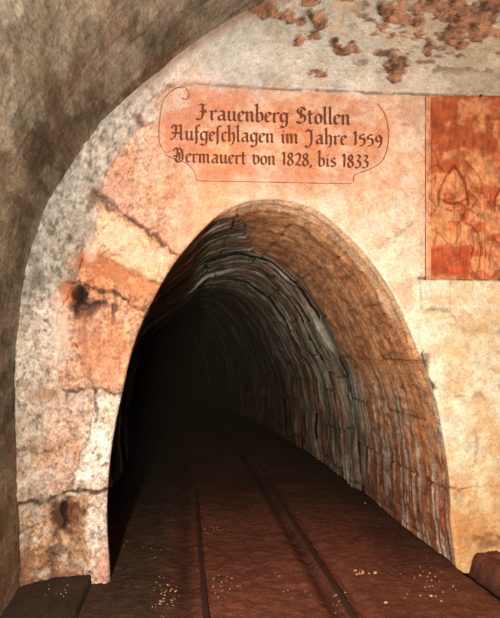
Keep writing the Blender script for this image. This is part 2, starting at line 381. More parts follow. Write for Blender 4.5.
# ------------------------------------------------------------------ end wall
def build_wall():
    NU, NV = 860, 300
    mo = catmull(mouth_w, NU); ou = catmull(outer_w, NU)
    # re-time the outer curve so that rays stay roughly perpendicular
    ang_m = np.linspace(0, 1, NU)
    # piecewise match: floor-left, shoulder, crown, floor-right
    Lo = np.linspace(0, 1, NU)
    def par(curve, x=None, z=None, side=0):
        d = np.hypot(curve[:, 0]-x, curve[:, 1]-z); return int(np.argmin(d))
    def W_(px, py): a, b = on_wall(px, py); return float(a), float(b)
    keys = [((110, 460), (17, 480)), ((122, 393), (17, 380)), ((153, 300), (26, 280)), ((200, 232), (95, 134)), ((267, 199), (250, 14))]
    mk, ok = [0.], [0.]
    for a, b in keys:
        mk.append(par(mo, *W_(*a))/(NU-1)); ok.append(par(ou, *W_(*b))/(NU-1))
    mk.append(par(mo, *W_(366, 254))/(NU-1)); ok.append(par(ou, AX+.9, 4.1)/(NU-1))
    mk.append(par(mo, *W_(430, 378))/(NU-1)); ok.append(par(ou, 2*AX+.9, 2.2)/(NU-1))
    mk.append(1.); ok.append(1.)
    uo = np.interp(ang_m, mk, ok)
    ker = np.ones(61)/61; uo = np.convolve(np.pad(uo, 30, mode='edge'), ker, 'valid'); uo[0] = 0; uo[-1] = 1
    ou2 = np.stack([np.interp(uo, Lo, ou[:, 0]), np.interp(uo, Lo, ou[:, 1])], 1)
    v = np.concatenate([[0, .0015, .003, .0045, .006, .008], np.linspace(.0105, 1.02, NV-6)])
    P = mo[:, None, :]*(1-v[None, :, None]) + ou2[:, None, :]*v[None, :, None]
    X, Z = P[..., 0], P[..., 1]
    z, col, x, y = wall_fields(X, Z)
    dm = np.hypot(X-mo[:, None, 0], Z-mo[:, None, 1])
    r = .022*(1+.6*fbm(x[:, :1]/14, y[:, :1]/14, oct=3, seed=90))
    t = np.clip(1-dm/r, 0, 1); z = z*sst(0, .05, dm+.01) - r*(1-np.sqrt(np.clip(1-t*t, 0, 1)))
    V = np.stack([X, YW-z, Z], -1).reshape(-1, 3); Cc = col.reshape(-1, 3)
    Fs = grid_faces(NU, NV)
    fx = x.reshape(-1)[Fs].mean(1); fy = y.reshape(-1)[Fs].mean(1)
    root = empty('wall_front', (.7, YW, 0)); tag(root, 'plastered stone end wall pierced by a dark arched tunnel mouth', None, None, 'structure')
    ids = np.zeros(len(Fs), int)
    w3 = fx + 4.5*fbm(fx/22, fy/22, oct=3, seed=3) + 2.6*fbm(fx/6, fy/6, oct=3, seed=31)
    w4 = fy + 4.5*fbm(fx/22, fy/22, oct=3, seed=9) + 2.6*fbm(fx/6, fy/6, oct=3, seed=37)
    ids[inside(w3, w4, BANDPOLY) & ~((fy > 288) & (fx < 130))] = 1
    blocks = [[(98, 194), (181, 256), (190, 262), (150, 312), (118, 296), (84, 283), (72, 287), (84, 262), (94, 228)],
              [(66, 284), (84, 283), (118, 296), (152, 313), (160, 320), (124, 395), (95, 389), (52, 393), (0, 393), (0, 288)],
              [(0, 393), (52, 393), (95, 389), (130, 395), (112, 492), (73, 491), (45, 497), (0, 497)],
              [(0, 497), (45, 497), (73, 491), (120, 493), (125, 640), (0, 640)],
              [(421, 280), (451, 280), (451, 310), (422, 310)],
              [(440, 491), (467, 489), (485, 486), (520, 488), (820, 490), (820, 660), (440, 660)]]
    for k, b in enumerate(blocks): ids[inside(w3, w4, b) & (ids == 0)] = k+2
    base = sub_mesh('plastered_face', V, Fs, ids == 0, M_WALL, root, Cc)
    bnd = sub_mesh('mortar_band', V, Fs, ids == 1, M_WALL, root, Cc); bnd['label'] = 'grey lime mortar band with peeling patches above the pink face'
    lab = ['orange voussoir of the arch, upper left', 'pinkish jamb block with the black hole', 'pale jamb block with a slanting crack',
           'lowest left jamb block with a dark stain', 'small cream block under the red panel', 'lowest course right of the tunnel mouth']
    for k in range(len(blocks)):
        o = sub_mesh('stone_block', V, Fs, ids == k+2, M_WALL, root, Cc); o['label'] = lab[k]
    return mo

mouth_curve = build_wall()

# ------------------------------------------------------------------ big vault in front of the wall
def build_vault():
    n1 = 620
    cv = catmull(outer_w, n1)
    Y = np.concatenate([np.linspace(YW+.15, 1.0, 260), np.linspace(.9, -5.0, 60)])
    tx = np.gradient(cv[:, 0]); tz = np.gradient(cv[:, 1]); L = np.hypot(tx, tz); nx, nz = tz/L, -tx/L   # inward
    s = np.cumsum(L)/1.0
    S, D = np.meshgrid(s, Y, indexing='ij')
    a = fbm(S*2.2, D*1.4, oct=5, seed=101); b = fbm(S*9, D*4, oct=4, seed=102); c = fbm(S*1.1, D*.7, oct=3, seed=103)
    off = .02*a + .004*b + .02*c - .01 + .003*fbm(S*30, D*30, oct=2, seed=118)
    X = cv[:, 0][:, None] + nx[:, None]*off; Z = cv[:, 1][:, None] + nz[:, None]*off
    V = np.stack([X, np.broadcast_to(D, X.shape), Z], -1)
    base = lin((150, 136, 114))*np.ones(V.shape)
    g = sst(-.15, .35, a)[..., None]; base = base*(1-.55*g) + .55*g*lin((128, 118, 92))
    g = sst(.05, .4, fbm(S*3+9, D*2, oct=5, seed=110))[..., None]; base = base*(1-.55*g) + .55*g*lin((122, 92, 70))
    g = sst(.1, .4, fbm(S*4+2, D*2.4, oct=5, seed=111))[..., None]; base = base*(1-.5*g) + .5*g*lin((196, 184, 162))
    ridg = sst(.7, .95, ridge(S*3.5, D*3.5+.4*a, oct=3, seed=112))[..., None]; base = base*(1-.25*ridg)
    base *= np.clip(1+.22*b+.6*fbm(S*22, D*7, oct=5, seed=113, gain=.7), .3, 1.6)[..., None]
    wv = sst(.62, .9, ridge(S*9+a, D*9+b, oct=3, seed=119))*sst(-.1, .3, fbm(S*2.5, D*2.5, oct=3, seed=120)); base *= (1-.45*wv)[..., None]
    # darker olive belt that runs beside the wall, about half a metre wide
    belt = np.exp(-((YW-D-.45-.15*c)/.38)**2)*sst(2.6, 3.4, Z + 0*D)*.0 + np.exp(-((YW-D-.34-.3*a)/.30)**2)*(.9+.5*c)
    belt = np.clip(belt, 0, 1)[..., None]; base = base*(1-.58*belt) + .58*belt*lin((72, 66, 46))
    near = np.exp(-((YW-D-.02+.1*a)/.17)**2)[..., None]*sst(.8, 1.4, Z)[..., None]; base = base*(1-.7*near)+.7*near*lin((184, 178, 160))
    blot = sst(.0, .22, fbm(S*5+3, D*2.2, oct=6, seed=115, gain=.62))[..., None]*sst(1.6, .3, YW-D)[..., None]; base = base*(1-.45*blot*np.array([.9, .92, 1.05]))
    pale = sst(.06, .24, fbm(S*7+13, D*3, oct=6, seed=116, gain=.62))[..., None]; base = base*(1-.35*pale)+.35*pale*lin((178, 168, 148))
    rl = (np.exp(-((YW-D-.20-.12*a)/.028)**2)*sst(-.3, .1, fbm(S*4, D*4, oct=3, seed=121))*sst(2.4, 2.9, Z))[..., None]; base = base*(1-.7*rl)+.7*rl*lin((112, 70, 46))
    low = sst(1.2, .2, Z)[..., None]; base = base*(1-.45*low) + .45*low*lin((160, 118, 80))
    o = link_mesh('ceiling', V.reshape(-1, 3), grid_faces(n1, len(Y)), M_VAULT, None, base.reshape(-1, 3))
    tag(o, 'olive brown plastered barrel vault over and left of the end wall', None, None, 'structure')
build_vault()

# back wall far behind the camera closes the chamber
def build_back():
    cv = catmull(outer_w, 80)
    v = [(x*1.0+(x-AX)*.02, -4.9, z) for x, z in cv] + [(AX, -4.9, 0)]
    f = [[i+1, i, 80] for i in range(79)]
    o = link_mesh('wall_back', v, f, material('back_wall_plaster', .95, .4, 30, .2, col=(120, 105, 85)), smooth=False)
    tag(o, 'rough plaster wall closing the chamber behind', None, None, 'structure')
build_back()

# ------------------------------------------------------------------ tunnel lining
DEP = 20.0
RINGS = [(0, 2.05, .000), (2.05, 2.40, .022), (2.40, 2.72, .015), (2.72, 3.25, .055), (3.25, 3.62, .02), (3.62, 4.10, .06), (4.10, 4.55, .03), (4.55, 5.0, .065),
         (5.0, 5.6, .03), (5.6, 6.2, .065), (6.2, 6.9, .03), (6.9, 7.7, .06), (7.7, 8.8, .03), (8.8, 10.2, .06), (10.2, 12.0, .03), (12.0, 15, .06), (15, 20, .03)]

def build_tunnel():
    NS = 420
    cv = catmull(mouth_w, NS)
    tx = np.gradient(cv[:, 0]); tz = np.gradient(cv[:, 1]); L = np.hypot(tx, tz); nx, nz = tz/L, -tx/L
    s = np.cumsum(L); s = s/s[-1]; SL = np.cumsum(L)
    root = empty('wall_tunnel', (.7, YW+.05, 0)); tag(root, 'streaked curved stone lining of the dark tunnel', None, None, 'structure')
    for k, (d0, d1, off0) in enumerate(RINGS):
        n = max(14, int((d1-d0)/(.010 if d0 < 5 else .04)))
        u = np.linspace(0, 1, n)
        S, U = np.meshgrid(SL, u, indexing='ij'); S1 = np.broadcast_to(s[:, None], S.shape)
        # ragged, slightly slanting ring edges
        e0 = d0 + (0 if k == 0 else (.05*fbm(S[:, :1]*2.5, 0*S[:, :1]+k*3.1, oct=4, seed=200) + .12*(S1[:, :1]-.5)*math.sin(k*1.7)))
        kk = k+1
        e1 = d1 + (.05*fbm(S[:, :1]*2.5, 0*S[:, :1]+kk*3.1, oct=4, seed=200) + .12*(S1[:, :1]-.5)*math.sin(kk*1.7)) + .02
        D = e0 + (e1-e0)*U
        st = fbm(S*1.2, D*14, oct=4, seed=210); st2 = fbm(S*2.5, D*38, oct=3, seed=211)     # streaks along the ring
        nn = fbm(S*7, D*7, oct=5, seed=212); big = fbm(S*1.7, D*1.7, oct=3, seed=213)
        first = sst(.15, -.25, D - (.25+1.55*sst(.44, .53, S1)) + .35*big + .5*(S1-.75)*sst(.7, .9, S1))
        f_edge = np.exp(-((D - (.25+1.55*sst(.44, .53, S1)) + .35*big)/.05)**2)*sst(.62, .5, S1)*(D < 2)
        off = off0*(1+.5*fbm(S*1.5, D*0+k, oct=2, seed=220)) + (1-first)*(.034*st+.012*st2) + first*(.006*st+.012*fbm(S*13, D*5, S*0+3.3, oct=5, seed=216, gain=.65)) + .014*nn + .014*big
        off -= .03*f_edge + .02*(1-first)*(k == 0)
        # each stone of a ring sits a little differently
        cell = np.floor(S/ (.46+.1*(k % 3)) + k*.37)
        off += .022*(_h(cell, cell*0+k, cell*0, 77)-.5)*(1-.6*first)
        fr = S/(.46+.1*(k % 3)) + k*.37 - cell
        jn = sst(.035, .008, np.minimum(fr, 1-fr)+.01*nn)*(.8 if k < 1 else 1)*sst(-.3, .1, fbm(S*3, D*6, oct=2, seed=230))
        off -= .018*jn
        # chipped ends
        off -= .030*sst(.10, 0, np.minimum(U, 1-U)*(d1-d0)*2+.05*nn)*(k > 0) + (.012*sst(.03, 0, (e1-D)) if k < 1 else 0)
        if k == 0: off = off*sst(0, .08, D) 
        off += (.022*sst(0, .05, D)+.022*sst(.08, .15, D))*sst(.40, .47, S1)*sst(.80, .70, S1)
        off -= .34*sst(.02, .6, D)*sst(.40, .22, S1)          # added widening behind the left jamb keeps that side out of the light
        X = cv[:, 0][:, None] + nx[:, None]*off; Z = cv[:, 1][:, None] + nz[:, None]*off
        # far inside, a bend to the left is added to keep the end dark
        bend = -.012*np.clip(D-2.5, 0, None)**2
        V = np.stack([X+bend, YW+.020+D, Z], -1)
        # colour
        ang = s[:, None]                                       # 0 left floor, 1 right floor
        right_low = sst(.62, .95, S1)
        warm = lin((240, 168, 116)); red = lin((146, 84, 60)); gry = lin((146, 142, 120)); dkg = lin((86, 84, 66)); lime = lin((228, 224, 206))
        base = warm*first[..., None] + (1-first[..., None])*(gry*1.2+red*.1)
        ro = sst(-.05, .35, fbm(S*1.8, D*3.5, oct=4, seed=240)+.10)[..., None]
        base = base*(1-(.75*ro*(1-first[..., None]))) + .75*ro*(1-first[..., None])*red
        base = base*(1-(.45*ro*first[..., None])) + .45*ro*first[..., None]*lin((180, 116, 78))
        left = sst(.545, .40, S1+.04*big+.12*first)[..., None]              # darker grey-green tone left of the apex
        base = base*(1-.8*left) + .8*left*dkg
        deep = sst(2.3, 6.0, D)[..., None]; base = base*(1-.62*deep)+.62*deep*dkg*.8  # light falloff put into the colour: lining and lime darken with depth
        lm = (sst(.12, .32, st)*sst(-.2, .3, fbm(S*2, D*5, oct=3, seed=250)))[..., None]*(1-.85*first[..., None])
        base = base*(1-.75*lm) + .75*lm*lime*(1-.35*deep)
        lm2 = (sst(.02, .26, fbm(S*1.8, D*24+4, oct=5, seed=252))*sst(.74, .86, S1)*.9)[..., None]*first[..., None]
        base = base*(1-.8*lm2) + .8*lm2*lime
        rl = (sst(.82, .93, S1+.10*nn)*(.5+.5*first)*(1-.75*lm2[..., 0]))[..., None]
        base = base*(1-.8*rl) + .8*rl*lin((140, 70, 46))
        blk = sst(.08, .34, fbm(S*1.4, D*26, oct=4, seed=254))[..., None]; base = base*(1-.66*blk*(1-.85*first[..., None]))
        base = base*(1-.75*jn[..., None])
        base *= np.clip(1+.45*nn+.35*st2*(1-.6*first)+.9*first*fbm(S*22+.3*D, D*9, S*0+.7, oct=5, seed=217, gain=.7), .2, 1.9)[..., None]
        lip = ((sst(.20, .14, D+.02*nn)*sst(.40, .46, S1)*sst(.74, .68, S1)+.5*sst(.05, .01, D)) if k == 0 else 0*D)[..., None]; lip = np.clip(lip, 0, 1); base = base*(1-.75*lip)+.75*lip*lin((246, 200, 160))*(1-.35*sst(.02, 0, np.abs(D-.11)))[..., None]
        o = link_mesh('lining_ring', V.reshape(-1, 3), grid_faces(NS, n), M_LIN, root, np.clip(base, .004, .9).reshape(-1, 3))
        if k == 0: o['label'] = 'orange brown outermost ring of the tunnel lining'
        if k == 1: o['label'] = 'grey and red streaked ring behind the orange stones'
build_tunnel()
def build_end():
    cv = catmull(mouth_w, 60); b = -.012*(19.9-2.5)**2
    v = [(x+b-(.35 if x < 1 else 0), YW+19.9, z) for x, z in cv] + [(.7+b, YW+19.9, 0)]
    o = link_mesh('wall_end', v, [[i+1, i, 60] for i in range(59)], material('far_rock', .9, .8, 12, .4, col=(70, 62, 50)), smooth=False)
    tag(o, 'rock face far inside the dark tunnel', None, None, 'structure')
build_end()

# ------------------------------------------------------------------ floor
XR, XL = .92, .125
def floor_h(X, Y):
    a = fbm(X*1.3, Y*1.3, oct=4, seed=300); b = fbm(X*9, Y*9, oct=4, seed=301); c = fbm(X*28, Y*28, oct=2, seed=302)
    h = .016*a + .008*b + .004*c
    h -= .030*np.exp(-((X-XR+.075)/.045)**2) + .016*np.exp(-((X-XR-.08)/.04)**2)
    h -= .022*np.exp(-((X-XL+.11)/.07)**2)
    g = 1.86 + .02*fbm(Y*2, Y*0, oct=2, seed=303)
    h -= .075*np.exp(-((X-g-.03)/.045)**2)
    h += .075*sst(2.6, 3.6, Y)*sst(g+.05, g+.28-.18*sst(3.2, 3.65, Y), X+.04*b)*(1+.5*b)*sst(3.9, 3.72, Y)
    
    return h
def build_floor():
    xs = np.concatenate([np.linspace(-1.4, 2.35, 460), np.linspace(2.4, 4.4, 40)])
    ys = np.concatenate([np.linspace(-5, 2.7, 60), np.linspace(2.72, 6.2, 380), np.linspace(6.25, 10.5, 90), np.linspace(10.7, 24, 50)])
    # inside the tunnel the floor only needs to cover the bore
    X, Y = np.meshgrid(xs, ys, indexing='ij')
    bend = -.012*np.clip(Y-YW-2.5, 0, None)**2
    h = floor_h(X, Y)
    col = lin((124, 72, 54))*np.ones(X.shape+(3,))
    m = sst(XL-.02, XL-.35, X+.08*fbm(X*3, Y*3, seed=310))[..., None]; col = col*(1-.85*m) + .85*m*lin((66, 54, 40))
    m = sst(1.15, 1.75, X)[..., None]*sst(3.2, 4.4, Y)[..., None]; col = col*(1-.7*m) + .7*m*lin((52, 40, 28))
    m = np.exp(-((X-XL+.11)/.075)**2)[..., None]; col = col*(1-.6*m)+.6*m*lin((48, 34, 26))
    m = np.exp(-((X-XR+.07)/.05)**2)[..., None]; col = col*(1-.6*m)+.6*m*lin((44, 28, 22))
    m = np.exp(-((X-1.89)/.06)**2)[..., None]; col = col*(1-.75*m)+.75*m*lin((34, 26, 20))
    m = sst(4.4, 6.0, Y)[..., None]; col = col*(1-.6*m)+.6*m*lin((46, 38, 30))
    n = fbm(X*2.5, Y*2.5, oct=5, seed=312); col *= (1+.35*n+.25*fbm(X*16, Y*16, oct=4, seed=313))[..., None]
    V = np.stack([X+bend, Y, h], -1)
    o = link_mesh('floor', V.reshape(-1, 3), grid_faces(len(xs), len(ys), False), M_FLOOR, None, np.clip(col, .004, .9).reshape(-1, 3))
    tag(o, 'reddish brown trodden earth floor running into the tunnel', None, None, 'structure')
build_floor()

# flat step slab in front of the left jamb
def build_slab():
    x0, x1 = -1.12, -.57; y0, y1 = 1.6, YW-.005
    nx_, ny_ = 60, 130
    us = np.linspace(0, 1, nx_); vs = np.linspace(0, 1, ny_)
    U, Vv = np.meshgrid(us, vs, indexing='ij')
    X = x0+(x1-x0)*U; Y = y0+(y1-y0)*Vv
    X = X + .010*fbm(Y*5, Y*0, oct=3, seed=401)*U
    hz = .055+.004*fbm(X*8, Y*8, oct=4, seed=400)
    e = np.clip((1-U)*(x1-x0)/.015, 0, 1); hz -= .012*(1-np.sqrt(np.clip(1-(1-e)**2, 0, 1)))
    V = np.stack([X, Y, hz], -1).reshape(-1, 3); Fs = grid_faces(nx_, ny_)
    side = np.stack([X[-1], Y[-1], hz[-1]*0-.08], -1); base = len(V)
    V = np.vstack([V, side])
    f = [[(nx_-1)*ny_+i+0, base+i, base+i+1, (nx_-1)*ny_+i+1] for i in range(ny_-1)]
    front = np.stack([X[:, 0], Y[:, 0], X[:, 0]*0-.08], -1); b2 = len(V); V = np.vstack([V, front])
    f += [[i*ny_, b2+i, b2+i+1, (i+1)*ny_] for i in range(nx_-1)]
    f = np.vstack([Fs, np.array(f)])
    x, y = V[:, 0], V[:, 1]
    col = lin((66, 50, 40))*(1+.35*fbm(x*6, y*6, oct=4, seed=402)[:, None])
    o = link_mesh('floor_slab', V, f, M_FLOOR, None, col)
    tag(o, 'dark flat slab raised before the left jamb', None, None, 'structure')
build_slab()

# ------------------------------------------------------------------ rails
def build_rail(xc, y1, label):
    root = empty('steel_rail', (xc, 4.0, 0))
    prof = [(-.017, .0), (-.017, .008), (-.013, .012), (.013, .012), (.017, .008), (.017, .0), (.007, -.008), (.007, -.05), (.04, -.062), (.04, -.07), (-.04, -.07), (-.04, -.062), (-.007, -.05), (-.007, -.008)]
    ys = np.linspace(1.2, y1, 90); V = []; wob = .006*fbm(ys*1.4, ys*0+xc, oct=3, seed=500); hz = .003*fbm(ys*1.1, ys*0+xc, oct=2, seed=501)
    for y, w, q in zip(ys, wob, hz):
        for (a, b) in prof: V.append((xc+a+w, y, b+q+.004))
    n = len(prof)
    def strip(i0, i1): return [[j*n+i, j*n+(i+1) % n, (j+1)*n+(i+1) % n, (j+1)*n+i] for j in range(len(ys)-1) for i in range(i0, i1)]
    V = np.array(V)
    def piece(name, lo, hi, lbl=None):
        f = np.array(strip(lo, hi)); idx, inv = np.unique(f, return_inverse=True)
        o = link_mesh(name, V[idx], inv.reshape(-1, 4), M_RAIL, root, smooth=False)
        if lbl: o['label'] = lbl
    piece('rail_head', 0, 5, 'worn rusty running surface'); piece('rail_base', 5, 14)
    tag(root, label, 'rail', 'rusty rails sunk in the tunnel floor')
build_rail(XR, 6.5, 'rusty rail sunk in the earth, the right one, slanting past the mouth centre')
build_rail(XL, 6.0, 'rusty rail sunk in dark earth, the left one, seen almost straight on')

# ------------------------------------------------------------------ stone chips
def chip_mesh(seed):
    import bmesh
    bm = bmesh.new(); bmesh.ops.create_icosphere(bm, subdivisions=2, radius=1)
    rr = random.Random(seed)
    cut = [(rr.gauss(0, 1), rr.gauss(0, 1), rr.gauss(0, 1), rr.uniform(.45, .8)) for _ in range(7)]
    for v in bm.verts:
        p = v.co.copy()
        for a, b, c, d in cut:
            l = math.sqrt(a*a+b*b+c*c); k = (p.x*a+p.y*b+p.z*c)/l
            if k > d: p.x -= a/l*(k-d); p.y -= b/l*(k-d); p.z -= c/l*(k-d)
        v.co = (p.x, p.y*.8, p.z*.6)
    me = bpy.data.meshes.new('stone_chip'); bm.to_mesh(me); bm.free(); me.materials.append(M_CHIP); return me
chips = [chip_mesh(i) for i in range(5)]
used = [False]*5
def drop(px, py, size, label, group):
    X, Y = on_floor(px, py, .0)
    onslab = X < -.6 and Y < YW
    z = .057 if onslab else float(floor_h(np.array([X]), np.array([Y]))[0])
    o = bpy.data.objects.new('stone_chip', chips[random.randrange(5)]); C.objects.link(o)
    o.location = (X, Y, z+size*.25); size *= 1.3; o.scale = (size, size*random.uniform(.7, 1.2), size*random.uniform(.6, 1))
    o.rotation_euler = (random.uniform(-.3, .3), random.uniform(-.3, .3), random.uniform(0, 6.3))
    tag(o, label, 'stone', group)
def scatter(n, cx, cy_, rx, ry, s0, s1, label, group):
    for _ in range(n):
        while True:
            a, b = random.gauss(0, .5), random.gauss(0, .5)
            if abs(a) < 1 and abs(b) < 1: break
        drop(cx+a*rx, cy_+b*ry, random.uniform(s0, s1), label, group)
scatter(46, 166, 596, 14, 22, .0025, .0055, 'tiny pale chip in the cluster left of the left rail', 'chips left of the left rail')
scatter(26, 226, 586, 22, 12, .002, .0045, 'tiny tan chip just right of the left rail', 'chips right of the left rail')
scatter(16, 212, 530, 10, 6, .002, .0045, 'tiny tan chip far up beside the left rail', 'chips far up by the left rail')
scatter(28, 425, 580, 36, 26, .003, .007, 'small pale chip on red earth before the right wall', 'chips before the right wall')
scatter(10, 340, 600, 10, 14, .003, .007, 'small pale chip beside the right rail', 'chips along the right rail')
scatter(12, 300, 590, 40, 24, .002, .0045, 'tiny reddish chip between the two rails', 'chips between the rails')
scatter(9, 150, 550, 32, 22, .002, .005, 'tiny white chip on dark earth inside the left jamb', 'chips inside the left jamb')
scatter(9, 58, 600, 18, 10, .002, .004, 'tiny white chip on the dark slab at lower left', 'chips on the slab')
scatter(12, 362, 573, 11, 2.5, .005, .009, 'pale chip of the small heap right of the right rail', 'heap right of the right rail')
drop(375, 574, .016, 'largest pale chip of the heap right of the right rail', None)
drop(386, 603, .010, 'lone pale chip nearest the right rail at the frame bottom', None)
drop(365, 503, .010, 'lone flat pale chip at the foot of the tunnel wall', None)
drop(431, 596, .011, 'largest pale chip on the red earth at lower right', None)

# ------------------------------------------------------------------ plugged hole in the jamb
def peg():
    x, z = on_wall(85, 307); x, z = float(x), float(z)
    V = []; n = 10
    for k, (y, r) in enumerate([(YW+.02, .030), (YW-.006, .030), (YW-.012, .026), (YW-.013, .001)]):
        for i in range(n):
            a = 2*math.pi*i/n; V.append((x+r*1.05*math.cos(a)*(1+.1*math.sin(3*a)), y, z+r*.72*math.sin(a)*(1+.1*math.cos(2*a))))
    f = [[k*n+i, k*n+(i+1) % n, (k+1)*n+(i+1) % n, (k+1)*n+i] for k in range(3) for i in range(n)]
    o = link_mesh('wooden_plug', V, f, M_PEG)
    tag(o, 'dark brown plug set in the black hole of the left jamb', 'plug')
peg()
# nail above the red panel
def nail():
    x, z = on_wall(478, 98); x, z = float(x), float(z); V = []; n = 8
    for y, r in [(YW, .006), (YW-.035, .006), (YW-.035, .011), (YW-.041, .010), (YW-.042, .0005)]:
        for i in range(n):
            a = 2*math.pi*i/n; V.append((x+r*math.cos(a), y, z+r*math.sin(a)))
    f = [[k*n+i, k*n+(i+1) % n, (k+1)*n+(i+1) % n, (k+1)*n+i] for k in range(4) for i in range(n)]
    o = link_mesh('iron_nail', V, f, M_RAIL); tag(o, 'short dark iron nail at the top edge of the red panel', 'nail')
nail()

# ------------------------------------------------------------------ inscription
def chart_grid(x0, x1, y0, y1, st):
    xs = np.arange(x0, x1+st/2, st); ys = np.arange(y0, y1+st/2, st)
    px, py = np.meshgrid(xs, ys, indexing='ij'); X, Z = on_wall(px, py)
    return px, py, X, Z

def flat_z(px, py):
    X, Z = on_wall(px, py); z, _, _, _ = wall_fields(np.atleast_1d(X), np.atleast_1d(Z)); return z

GL = {   # broad-nib strokes, x-height 1, baseline 0
 'r': (.62, [[(.0, .86), (.12, .96), (.17, .8), (.17, .1), (.30, .0)], [(.2, .75), (.42, 1.0), (.56, .86)]]),
 'a': (.80, [[(.12, .86), (.34, .98), (.54, .82), (.54, .14), (.70, .02)], [(.54, .55), (.22, .50), (.10, .25), (.26, .0), (.52, .2)]]),
 'u': (.84, [[(.0, .86), (.14, .96), (.16, .2), (.32, .0), (.54, .2)], [(.48, .96), (.58, .86), (.58, .14), (.74, .0)]]),
 'e': (.62, [[(.50, .12), (.30, .0), (.12, .2), (.12, .75), (.32, 1.0), (.50, .78), (.14, .48)]]),
 'n': (.84, [[(.0, .86), (.14, .96), (.16, .12), (.26, .0)], [(.18, .78), (.42, 1.0), (.56, .82), (.56, .14), (.70, .0)]]),
 'm': (1.22, [[(.0, .86), (.14, .96), (.16, .12), (.26, .0)], [(.18, .78), (.38, 1.0), (.52, .82), (.52, .1), (.60, .0)], [(.54, .78), (.78, 1.0), (.92, .82), (.92, .14), (1.06, .0)]]),
 'i': (.42, [[(.0, .86), (.14, .96), (.17, .8), (.17, .14), (.32, .0)], [(.18, 1.34), (.24, 1.26)]]),
 'b': (.74, [[(.02, 1.62), (.14, 1.75), (.14, .2), (.32, .0), (.56, .2), (.56, .7), (.38, .98), (.16, .76)]]),
 'g': (.76, [[(.52, .9), (.26, .98), (.10, .75), (.12, .25), (.32, .06), (.52, .25)], [(.46, .98), (.56, .9), (.56, -.2), (.34, -.52), (.06, -.38)], [(.56, .95), (.72, .9)]]),
 't': (.54, [[(.16, 1.35), (.17, .14), (.34, .0), (.46, .1)], [(.0, .96), (.42, .96)]]),
 'o': (.70, [[(.32, 1.0), (.12, .78), (.12, .2), (.32, .0), (.54, .2), (.54, .78), (.32, 1.0)]]),
 'l': (.42, [[(.02, 1.62), (.14, 1.75), (.16, .14), (.32, .0)]]),
 'f': (.50, [[(.10, -.40), (.18, -.1), (.18, 1.4), (.32, 1.68), (.48, 1.58)], [(.02, .92), (.42, .92)]]),
 's': (.50, [[(.10, -.40), (.18, -.1), (.18, 1.4), (.32, 1.68), (.48, 1.58)], [(.04, .92), (.18, .92)]]),
 'z': (.62, [[(.50, .88), (.30, 1.0), (.12, .82), (.18, .60), (.46, .42), (.50, .18), (.30, .0), (.08, .12)]]),
 'c': (.56, [[(.48, .88), (.30, 1.0), (.12, .78), (.12, .2), (.32, .0), (.48, .12)]]),
 'h': (.78, [[(.02, 1.62), (.14, 1.75), (.16, .12), (.24, .0)], [(.18, .76), (.40, .98), (.56, .80), (.56, .1), (.44, -.30), (.26, -.45)]]),
 'v': (.76, [[(.0, 1.1), (.14, 1.0), (.16, .25), (.34, .0), (.58, .3), (.56, .85), (.34, 1.02), (.18, .8)]]),
 'F': (1.02, [[(.78, 1.62), (.52, 1.45), (.30, 1.58), (.14, 1.42)], [(.46, 1.45), (.44, .35), (.22, -.05), (-.04, .12)], [(.22, .82), (.72, .86)], [(.62, 1.0), (.70, .72)]]),
 'S': (1.0, [[(.82, 1.35), (.58, 1.62), (.26, 1.5), (.20, 1.15), (.46, .92), (.74, .72), (.76, .25), (.44, -.02), (.10, .16)], [(.46, 1.40), (.46, .5)]]),
 'A': (1.24, [[(.06, 1.22), (.20, 1.58), (.44, 1.45), (.40, .55), (.22, .10), (-.06, .05)], [(.08, .80), (.30, .66)], [(.46, 1.45), (.80, 1.62), (.88, 1.35), (.88, .18), (1.04, .0)], [(.42, .75), (.86, .70)]]),
 'J': (.92, [[(.08, 1.25), (.22, 1.58), (.44, 1.42), (.76, 1.60)], [(.54, 1.48), (.56, .3), (.40, -.30), (.12, -.42), (.04, -.18)]]),
 'V': (1.18, [[(.06, 1.22), (.20, 1.58), (.42, 1.45), (.38, .62), (.20, .24)], [(.04, .70), (.26, .60)], [(.20, .24), (.46, -.04), (.86, .14), (.92, .72), (.84, 1.30), (.60, 1.58), (.46, 1.40)], [(.62, 1.10), (.62, .25)]]),
 '1': (.48, [[(.04, 1.22), (.22, 1.50), (.22, .0)]]),
 '5': (.72, [[(.56, 1.15), (.20, 1.12), (.14, .72), (.42, .74), (.56, .45), (.44, .02), (.10, -.06)]]),
 '9': (.76, [[(.56, .82), (.38, 1.15), (.14, .90), (.16, .55), (.40, .42), (.58, .74)], [(.60, .95), (.56, .2), (.28, -.28)]]),
 '8': (.72, [[(.32, .76), (.14, 1.05), (.30, 1.45), (.52, 1.20), (.42, .82), (.14, .50), (.14, .12), (.34, -.02), (.56, .20), (.52, .55), (.30, .78)]]),
 '2': (.72, [[(.12, 1.15), (.30, 1.45), (.54, 1.20), (.46, .65), (.10, .04), (.30, .12), (.60, .02)]]),
 '3': (.70, [[(.12, 1.30), (.34, 1.45), (.52, 1.20), (.30, .82), (.54, .60), (.50, .12), (.24, -.06), (.08, .08)]]),
 ',': (.30, [[(.10, .08), (.16, -.02), (.06, -.28)]]), '.': (.30, [[(.08, .1), (.18, .0)]]), ' ': (.52, []),
}
def smooth_stroke(p):
    if len(p) < 3: return p
    return [tuple(q) for q in catmull(p, len(p)*4)]

